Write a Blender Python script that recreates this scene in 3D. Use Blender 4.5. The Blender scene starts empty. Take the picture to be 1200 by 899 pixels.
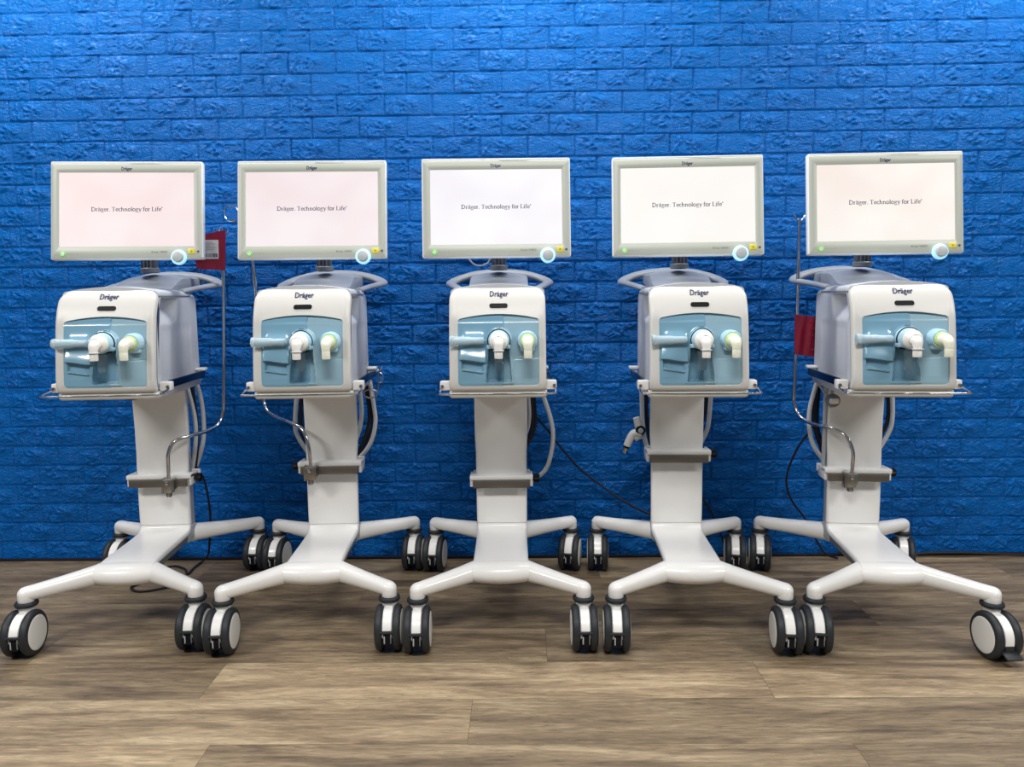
import bpy, bmesh, math, random
import numpy as np
from mathutils import Vector, Matrix
C = bpy.context.scene.collection
PI = math.pi
random.seed(4)

# ------------------------------------------------------------------ camera
cam_data = bpy.data.cameras.new('camera'); cam = bpy.data.objects.new('camera', cam_data); C.objects.link(cam)
F_PX, PITCH, YAW, ROLL = 890.9, 0.1179, -0.0154, -0.0115
cam_data.sensor_fit = 'HORIZONTAL'; cam_data.sensor_width = 36; cam_data.lens = F_PX/1200*36
cp, sp, cy, sy, cr, sr = math.cos(PITCH), math.sin(PITCH), math.cos(YAW), math.sin(YAW), math.cos(ROLL), math.sin(ROLL)
fwd = Vector((sy*cp, cy*cp, -sp)); rt = Vector((cy, -sy, 0)); up = rt.cross(fwd)
r2 = rt*cr + up*sr; u2 = up*cr - rt*sr
cam.matrix_world = Matrix(((r2.x, u2.x, -fwd.x, 0), (r2.y, u2.y, -fwd.y, -3.1828), (r2.z, u2.z, -fwd.z, 1.1354), (0, 0, 0, 1)))
cam_data.clip_start = .05
bpy.context.scene.camera = cam

# ------------------------------------------------------------------ world, lamps, exposure
sc = bpy.context.scene
sc.view_settings.view_transform = 'Standard'; sc.view_settings.look = 'None'
sc.view_settings.gamma = 1; sc.view_settings.exposure = 0.0; sc.view_settings.use_curve_mapping = False
w = bpy.data.worlds.new('world'); sc.world = w; w.use_nodes = True
w.node_tree.nodes['Background'].inputs[0].default_value = (.80, .88, 1, 1)
w.node_tree.nodes['Background'].inputs[1].default_value = .12
def ceiling_lamp(x, y, z, sx, sy_, e, col=(1, .97, .93)):
    l = bpy.data.lights.new('ceiling_lamp', 'AREA'); l.shape = 'RECTANGLE'; l.size = sx; l.size_y = sy_
    l.energy = e; l.color = col
    o = bpy.data.objects.new('ceiling_lamp', l); C.objects.link(o); o.location = (x, y, z)
    return o
for x in (-1.9, 0, 1.9):
    ceiling_lamp(x, -.45, 2.78, 1.3, .15, 29)
for x, e in ((-3.0, 88), (0, 60), (3.0, 88)):
    ceiling_lamp(x, -2.9, 2.85, 1.2, .6, e)

# ------------------------------------------------------------------ materials
def mat(name, col, rough=.4, metal=0, emit=None, es=1, trans=0, alpha=1, coat=0, ior=1.45):
    m = bpy.data.materials.new(name); m.use_nodes = True
    b = m.node_tree.nodes['Principled BSDF']
    b.inputs['Base Color'].default_value = (*col, 1); b.inputs['Roughness'].default_value = rough
    b.inputs['Metallic'].default_value = metal; b.inputs['IOR'].default_value = ior
    b.inputs['Transmission Weight'].default_value = trans; b.inputs['Coat Weight'].default_value = coat
    b.inputs['Alpha'].default_value = alpha
    if emit: b.inputs['Emission Color'].default_value = (*emit, 1); b.inputs['Emission Strength'].default_value = es
    return m
def speckle(m, scale, amt, bump=0):
    """faint procedural mottling (and grain) in a plain material"""
    nt = m.node_tree; b = nt.nodes['Principled BSDF']; col = tuple(b.inputs['Base Color'].default_value)
    tc = nt.nodes.new('ShaderNodeTexCoord'); n = nt.nodes.new('ShaderNodeTexNoise'); n.inputs['Scale'].default_value = scale
    n.inputs['Detail'].default_value = 4
    nt.links.new(tc.outputs['Object'], n.inputs['Vector'])
    mx = nt.nodes.new('ShaderNodeMix'); mx.data_type = 'RGBA'
    mx.inputs[6].default_value = tuple(c*(1-amt) for c in col[:3])+(1,); mx.inputs[7].default_value = tuple(min(1, c*(1+amt)) for c in col[:3])+(1,)
    nt.links.new(n.outputs['Fac'], mx.inputs[0]); nt.links.new(mx.outputs[2], b.inputs['Base Color'])
    if bump:
        bp = nt.nodes.new('ShaderNodeBump'); bp.inputs['Strength'].default_value = bump; bp.inputs['Distance'].default_value = .0005
        nt.links.new(n.outputs['Fac'], bp.inputs['Height']); nt.links.new(bp.outputs['Normal'], b.inputs['Normal'])
    return m
M = {}
M['white'] = speckle(mat('white_lacquer', (.86, .86, .845), .28, coat=.3), 30, .015)
M['shell'] = speckle(mat('warm_white_plastic', (.63, .63, .605), .35), 30, .015)
M['bezel'] = speckle(mat('pale_grey_green_bezel', (.52, .555, .495), .35), 40, .015)
M['rim'] = mat('bright_white_rim', (.88, .92, .92), .3)
M['grey'] = speckle(mat('grey_plastic', (.54, .57, .62), .45), 60, .03)
M['hood'] = speckle(mat('mid_grey_handle', (.27, .30, .345), .42), 60, .03)
M['lgrey'] = speckle(mat('light_grey_plastic', (.55, .58, .62), .4), 60, .02)
M['frame'] = speckle(mat('grey_frame', (.42, .44, .47), .45), 60, .03)
M['dframe'] = speckle(mat('dark_grey_frame', (.16, .18, .20), .45), 60, .05)
M['neck'] = speckle(mat('anthracite_neck', (.09, .10, .12), .45), 60, .08)
M['tyre'] = speckle(mat('charcoal_tyre', (.018, .022, .027), .5), 90, .12, .3)
M['cap'] = speckle(mat('hub_cap_white', (.70, .70, .67), .4), 90, .02)
M['black'] = mat('black_plastic', (.006, .006, .008), .4); M['black'].node_tree.nodes['Principled BSDF'].inputs['Specular IOR Level'].default_value = .2
M['steel'] = speckle(mat('brushed_steel', (.33, .31, .285), .36, 1), 120, .10, .3)
M['flat_steel'] = speckle(mat('satin_steel_rail', (.20, .185, .165), .45, .9), 120, .10, .3)
M['chrome'] = mat('chrome', (.62, .64, .66), .16, 1)
M['rail'] = mat('polished_side_rail', (.07, .085, .13), .25, 1)
M['paneL'] = mat('blue_panel_door', (.19, .37, .50), .2, coat=.5)
M['paneR'] = mat('pale_blue_panel', (.29, .46, .56), .25, coat=.3)
M['valve'] = mat('sky_blue_port', (.42, .63, .76), .3)
M['ivory'] = mat('ivory_elbow', (.85, .84, .80), .3)
M['cream'] = mat('cream_elbow', (.82, .84, .70), .3)
M['lime'] = mat('lime_ring', (.55, .75, .22), .35)
M['clear'] = mat('clear_blue_tube', (.72, .88, .95), .12, trans=.55, ior=1.25)
M['trap'] = mat('clear_trap', (.70, .84, .90), .08, trans=.92, ior=1.2)
M['navy'] = mat('navy_print', (.012, .02, .10), .4)
M['ink'] = mat('slate_ink', (.06, .06, .12), .5)
M['faint'] = mat('faint_print', (.20, .22, .21), .5)
M['green'] = mat('green_power_ring', (.20, .62, .12), .3, emit=(.25, .9, .15), es=.12)
M['leaf'] = mat('pale_green_symbol', (.75, .92, .70), .3)
M['yellow'] = mat('yellow_key', (.85, .72, .06), .35)
M['olive'] = mat('olive_symbol', (.25, .2, .02), .4)
M['glow'] = mat('pale_blue_knob_ring', (.55, .85, .95), .3, emit=(.35, .85, 1), es=.5)
M['knob'] = mat('silver_grey_knob', (.50, .54, .57), .35)
M['hose'] = speckle(mat('white_hose', (.62, .63, .63), .4), 60, .05)
M['cable'] = mat('black_cable', (.012, .012, .016), .45)
M['red'] = speckle(mat('dark_red_vinyl', (.22, .006, .025), .38, coat=.2), 25, .25, .8)
M['paper'] = mat('paper_label', (.62, .60, .58), .6)
M['foot'] = mat('dark_gap', (.006, .008, .02), .5)  # dark colour put in for the wall-foot gap and the plank joints
M['flesh'] = mat('brass_tip', (.75, .68, .5), .2, 1)
def screen_mat(name, a, b):
    m = bpy.data.materials.new(name); m.use_nodes = True; nt = m.node_tree; p = nt.nodes['Principled BSDF']
    p.inputs['Base Color'].default_value = (.01, .01, .01, 1); p.inputs['Roughness'].default_value = .3; p.inputs['Specular IOR Level'].default_value = .15
    tc = nt.nodes.new('ShaderNodeTexCoord'); n = nt.nodes.new('ShaderNodeTexNoise'); n.inputs['Scale'].default_value = 5; n.inputs['Detail'].default_value = 1
    mx = nt.nodes.new('ShaderNodeMix'); mx.data_type = 'RGBA'; mx.inputs[6].default_value = (*a, 1); mx.inputs[7].default_value = (*b, 1)
    mr = nt.nodes.new('ShaderNodeMapRange'); mr.inputs[1].default_value = .35; mr.inputs[2].default_value = .65
    nt.links.new(tc.outputs['Object'], n.inputs['Vector']); nt.links.new(n.outputs['Fac'], mr.inputs[0]); nt.links.new(mr.outputs[0], mx.inputs[0])
    nt.links.new(mx.outputs[2], p.inputs['Emission Color']); p.inputs['Emission Strength'].default_value = 1.0
    return m
SCR = [screen_mat('screen_pink', (.93, .76, .75), (.97, .86, .86)), screen_mat('screen_rose', (.91, .78, .80), (.96, .88, .89)),
       screen_mat('screen_white', (.90, .87, .92), (.98, .97, .99)), screen_mat('screen_ivory', (.96, .92, .88), (.99, .97, .94)),
       screen_mat('screen_warm', (.94, .84, .78), (.98, .94, .89))]

def wall_mat():
    m = bpy.data.materials.new('blue_foam_brick'); m.use_nodes = True; nt = m.node_tree; p = nt.nodes['Principled BSDF']
    tc = nt.nodes.new('ShaderNodeTexCoord')
    n = nt.nodes.new('ShaderNodeTexNoise'); n.inputs['Scale'].default_value = 1.6; n.inputs['Detail'].default_value = 5
    mx = nt.nodes.new('ShaderNodeMix'); mx.data_type = 'RGBA'
    mx.inputs[6].default_value = (.0002, .104, .41, 1); mx.inputs[7].default_value = (.0004, .137, .50, 1)
    n2 = nt.nodes.new('ShaderNodeTexNoise'); n2.inputs['Scale'].default_value = 70; n2.inputs['Detail'].default_value = 5
    bp = nt.nodes.new('ShaderNodeBump'); bp.inputs['Strength'].default_value = .35; bp.inputs['Distance'].default_value = .002
    for a in (n, n2): nt.links.new(tc.outputs['Object'], a.inputs['Vector'])
    nt.links.new(n.outputs['Fac'], mx.inputs[0]); nt.links.new(mx.outputs[2], p.inputs['Base Color'])
    nt.links.new(n2.outputs['Fac'], bp.inputs['Height']); nt.links.new(bp.outputs['Normal'], p.inputs['Normal'])
    p.inputs['Roughness'].default_value = .27; p.inputs['Specular IOR Level'].default_value = .17
    # fine chiselled crackle on top of the modelled relief
    mp = nt.nodes.new('ShaderNodeMapping'); mp.inputs['Scale'].default_value = (38, 38, 70); nt.links.new(tc.outputs['Object'], mp.inputs[0])
    n3 = nt.nodes.new('ShaderNodeTexNoise'); n3.inputs['Scale'].default_value = 1; n3.inputs['Detail'].default_value = 3; n3.inputs['Distortion'].default_value = 1.2
    nt.links.new(mp.outputs[0], n3.inputs['Vector'])
    ab = nt.nodes.new('ShaderNodeMath'); ab.operation = 'SUBTRACT'; ab.inputs[1].default_value = .5; nt.links.new(n3.outputs['Fac'], ab.inputs[0])
    ab2 = nt.nodes.new('ShaderNodeMath'); ab2.operation = 'ABSOLUTE'; nt.links.new(ab.outputs[0], ab2.inputs[0])
    mr = nt.nodes.new('ShaderNodeMapRange'); mr.inputs[1].default_value = 0; mr.inputs[2].default_value = .12; mr.inputs[3].default_value = 1; mr.inputs[4].default_value = 0
    nt.links.new(ab2.outputs[0], mr.inputs[0])
    bp2 = nt.nodes.new('ShaderNodeBump'); bp2.inputs['Strength'].default_value = .8; bp2.inputs['Distance'].default_value = .0028
    nt.links.new(mr.outputs[0], bp2.inputs['Height']); nt.links.new(bp.outputs['Normal'], bp2.inputs['Normal']); nt.links.new(bp2.outputs['Normal'], p.inputs['Normal'])
    return m
def floor_mat():
    m = bpy.data.materials.new('oak_vinyl_plank'); m.use_nodes = True; nt = m.node_tree; p = nt.nodes['Principled BSDF']
    L = nt.links.new; N = nt.nodes.new
    tc = N('ShaderNodeTexCoord'); at = N('ShaderNodeAttribute'); at.attribute_name = 'seed'
    sep = N('ShaderNodeSeparateColor'); L(at.outputs['Color'], sep.inputs[0])
    off = N('ShaderNodeCombineXYZ'); ml = N('ShaderNodeMath'); ml.operation = 'MULTIPLY'; ml.inputs[1].default_value = 37; L(sep.outputs[0], ml.inputs[0])
    L(ml.outputs[0], off.inputs[0]); L(ml.outputs[0], off.inputs[2])
    add = N('ShaderNodeVectorMath'); add.operation = 'ADD'; L(tc.outputs['Object'], add.inputs[0]); L(off.outputs[0], add.inputs[1])
    def noise(sx, sy_, det, rough=.6, dist=0, ntype=None):
        mp = N('ShaderNodeMapping'); mp.inputs['Scale'].default_value = (sx, sy_, 1); L(add.outputs[0], mp.inputs[0])
        n = N('ShaderNodeTexNoise'); n.inputs['Scale'].default_value = 1; n.inputs['Detail'].default_value = det
        n.inputs['Roughness'].default_value = rough; n.inputs['Distortion'].default_value = dist; L(mp.outputs[0], n.inputs['Vector']); return n
    g1 = noise(1.8, 14, 8, .62, .8); g2 = noise(13, 120, 5, .7, .8); g3 = noise(4.2, 16, 4, .6, 2.2); g4 = noise(7, 60, 3, .6, 1.5)
    r1 = N('ShaderNodeValToRGB'); e = r1.color_ramp
    e.elements[0].position = .33; e.elements[0].color = (.105, .075, .048, 1); e.elements[1].position = .68; e.elements[1].color = (.34, .268, .170, 1)
    c = e.elements.new(.48); c.color = (.205, .152, .092, 1)
    L(g1.outputs['Fac'], r1.inputs[0])
    r2_ = N('ShaderNodeMapRange'); r2_.inputs[1].default_value = .3; r2_.inputs[2].default_value = .68; r2_.inputs[3].default_value = .55; r2_.inputs[4].default_value = 1.32
    L(g2.outputs['Fac'], r2_.inputs[0])
    r3 = N('ShaderNodeMapRange'); r3.inputs[1].default_value = .12; r3.inputs[2].default_value = .42; r3.inputs[3].default_value = .72; r3.inputs[4].default_value = 1
    L(g3.outputs['Fac'], r3.inputs[0])
    tone = N('ShaderNodeMapRange'); tone.inputs[3].default_value = .52; tone.inputs[4].default_value = 1.50; L(sep.outputs[1], tone.inputs[0])
    m1 = N('ShaderNodeMath'); m1.operation = 'MULTIPLY'; L(r2_.outputs[0], m1.inputs[0]); L(r3.outputs[0], m1.inputs[1])
    m2 = N('ShaderNodeMath'); m2.operation = 'MULTIPLY'; L(m1.outputs[0], m2.inputs[0]); L(tone.outputs[0], m2.inputs[1])
    r4 = N('ShaderNodeMapRange'); r4.inputs[1].default_value = .30; r4.inputs[2].default_value = .37; r4.inputs[3].default_value = .66; r4.inputs[4].default_value = 1
    L(g4.outputs['Fac'], r4.inputs[0]); m4 = N('ShaderNodeMath'); m4.operation = 'MULTIPLY'; L(m2.outputs[0], m4.inputs[0]); L(r4.outputs[0], m4.inputs[1]); m2 = m4
    sc_ = N('ShaderNodeVectorMath'); sc_.operation = 'SCALE'; L(r1.outputs[0], sc_.inputs[0]); L(m2.outputs[0], sc_.inputs['Scale'])
    L(sc_.outputs[0], p.inputs['Base Color'])
    bp = N('ShaderNodeBump'); bp.inputs['Strength'].default_value = .25; bp.inputs['Distance'].default_value = .001
    L(g2.outputs['Fac'], bp.inputs['Height']); L(bp.outputs['Normal'], p.inputs['Normal'])
    p.inputs['Roughness'].default_value = .5
    return m

# ------------------------------------------------------------------ mesh helpers
class MB:
    """collects shapes, then links them as ONE mesh object"""
    def __init__(s): s.v = []; s.f = []; s.m = []; s.mats = []
    def mi(s, name):
        m = M[name] if isinstance(name, str) else name
        if m not in s.mats: s.mats.append(m)
        return s.mats.index(m)
    def add(s, verts, faces, m):
        o = len(s.v); k = s.mi(m); s.v += [tuple(p) for p in verts]
        for f in faces: s.f.append(tuple(i+o for i in f)); s.m.append(k)
        return s
    def bm(s, bm_, m):
        bm_.verts.index_update(); vs = [v.co.copy() for v in bm_.verts]; fs = [[v.index for v in f.verts] for f in bm_.faces]
        bm_.free(); return s.add(vs, fs, m)
    def box(s, c, d, m, r=.003, seg=2, rot=None):
        b = bmesh.new(); bmesh.ops.create_cube(b, size=1)
        for v in b.verts: v.co = Vector((v.co.x*d[0], v.co.y*d[1], v.co.z*d[2]))
        r = min(r, min(d)*.49)
        if r > 0: bmesh.ops.bevel(b, geom=list(b.edges), offset=r, segments=seg, affect='EDGES', profile=.5)
        R = rot if rot else Matrix.Identity(3)
        for v in b.verts: v.co = R @ v.co + Vector(c)
        bmesh.ops.recalc_face_normals(b, faces=b.faces)
        return s.bm(b, m)
    def loft(s, rings, m, cap0=True, cap1=True, closed=True):
        n = len(rings[0]); vs = [p for r in rings for p in r]; fs = []
        for i in range(len(rings)-1):
            for j in range(n if closed else n-1):
                a, b = i*n+j, i*n+(j+1) % n
                fs.append((a, b, b+n, a+n))
        if cap0: fs.append(tuple(reversed(range(n))))
        if cap1: fs.append(tuple(range((len(rings)-1)*n, len(rings)*n)))
        return s.add(vs, fs, m)
    def tube(s, pts, r, m, n=12, sub=5, smooth=True, caps=True, flat=1.0, upv=(0, 0, 1)):
        P = [Vector(p) for p in pts]; rs = r if hasattr(r, '__len__') else [r]*len(P)
        if smooth and len(P) > 2:
            Q = []; RR = []
            for i in range(len(P)-1):
                a = P[max(i-1, 0)]; b = P[i]; c = P[i+1]; d = P[min(i+2, len(P)-1)]
                for k in range(sub):
                    t = k/sub
                    Q.append(.5*((2*b)+(c-a)*t+(2*a-5*b+4*c-d)*t*t+(3*b-a-3*c+d)*t**3)); RR.append(rs[i]*(1-t)+rs[i+1]*t)
            Q.append(P[-1]); RR.append(rs[-1]); P, rs = Q, RR
        rings = []; nrm = None
        for i, p in enumerate(P):
            t = (P[min(i+1, len(P)-1)]-P[max(i-1, 0)]).normalized()
            if nrm is None:
                nrm = Vector(upv)-t*t.dot(Vector(upv))
                if nrm.length < 1e-3: nrm = Vector((1, 0, 0))-t*t.x
            else: nrm = nrm-t*t.dot(nrm)
            nrm.normalize(); bn = t.cross(nrm)
            rings.append([p+(nrm*math.cos(a)*flat+bn*math.sin(a))*rs[i] for a in [2*PI*k/n for k in range(n)]])
        return s.loft(rings, m, caps, caps)
    def lathe(s, prof, m, n=28, o=(0, 0, 0), axis='z'):
        """prof: (radius, height) pairs"""
        rings = []
        for r, h in prof:
            ring = []
            for k in range(n):
                a = 2*PI*k/n; x, y = r*math.cos(a), r*math.sin(a)
                p = {'z': (x, y, h), 'y': (x, -h, y), 'x': (h, x, y)}[axis]     # 'y' points towards -y
                ring.append((p[0]+o[0], p[1]+o[1], p[2]+o[2]))
            rings.append(ring)
        return s.loft(rings, m)
    def build(s, name, parent=None, loc=None, rot=None, sharp=.75, cache=None):
        me = bpy.data.meshes.new(name); me.from_pydata(s.v, [], s.f); me.validate()
        for m in s.mats: me.materials.append(m)
        me.polygons.foreach_set('material_index', s.m[:len(me.polygons)])
        me.polygons.foreach_set('use_smooth', [True]*len(me.polygons))
        b = bmesh.new(); b.from_mesh(me); bmesh.ops.recalc_face_normals(b, faces=b.faces); b.to_mesh(me); b.free()
        if sharp: me.set_sharp_from_angle(angle=sharp)
        me.update()
        if cache is not None: CACHE[cache] = me
        return link(name, me, parent, loc, rot)
CACHE = {}
def link(name, me, parent=None, loc=None, rot=None):
    o = bpy.data.objects.new(name, me); C.objects.link(o)
    if parent: o.parent = parent
    if loc: o.location = loc
    if rot: o.rotation_euler = rot
    return o
def part(key, name, fn, parent, loc=None, rot=None):
    """mesh built once per key, then shared"""
    if key not in CACHE:
        mb = fn(); return mb.build(name, parent, loc, rot, cache=key)
    return link(name, CACHE[key], parent, loc, rot)
def tag(o, label, cat, group=None):
    o['label'] = label; o['category'] = cat
    if group: o['group'] = group
    return o
def rrect(x0, x1, z0, z1, rt, rb, nside=8, nc=6, arch=0, e=0):
    """rounded rectangle outline; matched point counts for any size. e = inset"""
    x0 += e; x1 -= e; z0 += e; z1 -= e; rt = max(rt-e, .0005); rb = max(rb-e, .0005); P = []
    def arc(cx, cz, r, a0):
        for k in range(nc+1):
            a = a0+PI/2*k/nc; P.append((cx+r*math.cos(a), cz+r*math.sin(a)))
    def line(a, b):
        for k in range(1, nside): t = k/nside; P.append((a[0]+(b[0]-a[0])*t, a[1]+(b[1]-a[1])*t))
    arc(x1-rb, z0+rb, rb, -PI/2); line((x1, z0+rb), (x1, z1-rt)); arc(x1-rt, z1-rt, rt, 0); line((x1-rt, z1), (x0+rt, z1))
    arc(x0+rt, z1-rt, rt, PI/2); line((x0, z1-rt), (x0, z0+rb)); arc(x0+rb, z0+rb, rb, PI); line((x0+rb, z0), (x1-rb, z0))
    if arch:
        c = (x0+x1)/2; h = (x1-x0)/2
        P = [(x, z+arch*(1-((x-c)/h)**2)*max(0, min(1, (z-z0)/(z1-z0)))**3) for x, z in P]
    return P
def text(name, body, size, parent, loc, rot=(PI/2, 0, 0), m='navy', bold=0, width=None, align='CENTER', shear=0):
    key = ('text', body, size, m if isinstance(m, str) else m.name, bold, width, align, shear)
    if key not in CACHE:
        cu = bpy.data.curves.new('text', 'FONT'); cu.body = body; cu.size = size; cu.align_x = align; cu.align_y = 'CENTER'
        cu.extrude = .0003; cu.offset = bold; cu.resolution_u = 2; cu.shear = shear
        to = bpy.data.objects.new('text', cu); C.objects.link(to)
        bpy.context.view_layer.update()
        me = bpy.data.meshes.new_from_object(to.evaluated_get(bpy.context.evaluated_depsgraph_get()))
        bpy.data.objects.remove(to)
        xs = [v.co.x for v in me.vertices]
        if width and xs:
            k = width/(max(xs)-min(xs))
            for v in me.vertices: v.co.x *= k
        me.materials.clear(); me.materials.append(M[m]); me.name = name; CACHE[key] = me
    return link(name, CACHE[key], parent, loc, rot)

def serif_text(name, body, xh, width, parent, loc, m='ink'):
    """book-face lettering drawn stroke by stroke: thick stems, thin joins, small serifs"""
    T, t = .18, .09
    def arc(cx, cy, rx, ry, a0, a1, n=10): return [(cx+rx*math.cos(R0), cy+ry*math.sin(R0)) for R0 in [math.radians(a0+(a1-a0)*k/n) for k in range(n+1)]]
    def sf(x, y, h=.14): return ([(x-h, y), (x+h, y)], t)
    X = .66
    o = [(arc(.30, X/2, .25, X/2-.03, 60, 300), T), (arc(.30, X/2, .25, X/2-.03, -60, 60), T*.8)]
    G = {'D': (.86, [([(.16, 0), (.16, 1)], T), sf(.16, .03), sf(.16, .97), ([(.16, .97)]+arc(.30, .5, .46, .47, 80, -80)+[(.16, .03)], T*.85)]),
         'T': (.78, [([(.38, 0), (.38, 1)], T), sf(.38, .03), ([(.03, .82), (.03, .965), (.73, .965), (.73, .82)], t)]),
         'L': (.66, [([(.16, 0), (.16, 1)], T), sf(.16, .97), ([(.03, .035), (.60, .035), (.62, .22)], t)]),
         'r': (.47, [([(.14, 0), (.14, X)], T), sf(.14, .03), ([(.02, X-.03), (.14, X-.03)], t), ([(.14, .42), (.26, .60), (.40, .60)], T*.7)]),
         'a': (.56, [(arc(.26, .47, .18, .17, 160, 0, 6)+[(.44, .05), (.52, .03)], T*.85), (arc(.24, .19, .19, .16, 80, 300), T*.7), ([(.26, .36), (.44, .40)], t)]),
         'g': (.58, [(arc(.27, .45, .18, .18, 0, 360, 14), T*.72), ([(.40, .60), (.55, .64)], t), ([(.14, .30), (.12, .20), (.20, .10), (.40, .06)], t), (arc(.27, -.12, .24, .15, 60, -240, 14), T*.6)]),
         'e': (.54, [(arc(.29, X/2, .23, X/2-.03, 0, 320, 14), T*.8), ([(.08, X/2+.02), (.52, X/2+.02)], t)]),
         'c': (.50, [(arc(.29, X/2, .23, X/2-.03, 50, 315, 14), T*.85)]),
         'h': (.66, [([(.14, 0), (.14, 1.02)], T), sf(.14, .03, .12), ([(.14, .45), (.27, .61), (.42, .60), (.49, .45), (.49, 0)], T*.85), sf(.49, .03, .12), ([(.02, .99), (.14, .99)], t)]),
         'n': (.66, [([(.14, 0), (.14, X)], T), sf(.14, .03, .12), ([(.02, X-.03), (.14, X-.03)], t), ([(.14, .45), (.27, .61), (.42, .60), (.49, .45), (.49, 0)], T*.85), sf(.49, .03, .12)]),
         'o': (.60, o), 'l': (.32, [([(.15, 0), (.15, 1.02)], T), sf(.15, .03, .12), ([(.03, .99), (.15, .99)], t)]),
         'i': (.32, [([(.15, 0), (.15, X)], T), sf(.15, .03, .12), ([(.03, X-.03), (.15, X-.03)], t), ([(.15, .84), (.15, .98)], T)]),
         'y': (.60, [([(.10, X), (.32, .06)], T), ([(.52, X), (.26, -.22), (.10, -.26)], t*1.3), sf(.10, X-.03, .10), sf(.52, X-.03, .09)]),
         'f': (.38, [([(.15, 0), (.15, .80), (.22, .97), (.40, .98)], T*.9), sf(.15, .03, .13), ([(.02, X-.03), (.34, X-.03)], t)]),
         '.': (.26, [([(.10, 0), (.10, .15)], T)]), ' ': (.26, []), '*': (.30, [(arc(.14, .86, .11, .11, 0, 360, 10), t*.8), ([(.11, .80), (.11, .92), (.17, .90), (.12, .86), (.18, .80)], t*.6)])}
    G['ä'] = (G['a'][0], G['a'][1]+[([(.14, .82), (.14, .95)], T*.85), ([(.38, .82), (.38, .95)], T*.85)])
    total = sum(G[c][0] for c in body); kx = width/total; kz = xh/X; mb = MB(); x = -width/2
    for ch in body:
        wd, strokes = G[ch]
        for pts, th in strokes:
            P = [Vector((x+px*kx, pz*kz)) for px, pz in pts]; L_, R2 = [], []
            for q in range(len(P)):
                d = (P[min(q+1, len(P)-1)]-P[max(q-1, 0)]).normalized(); nn = Vector((-d.y, d.x))*th*kz/2
                L_.append((P[q].x+nn.x, 0, P[q].y+nn.y)); R2.append((P[q].x-nn.x, 0, P[q].y-nn.y))
            vs = L_+R2; n = len(P); mb.add(vs, [(q, q+1, n+q+1, n+q) for q in range(n-1)], m)
        x += wd*kx
    return mb, loc
def put_serif(key, name, body, xh, width, parent, loc, m='ink'):
    if key not in CACHE:
        mb, _ = serif_text(name, body, xh, width, parent, loc, m); return mb.build(name, parent, loc, cache=key, sharp=0)
    return link(name, CACHE[key], parent, loc)

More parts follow.
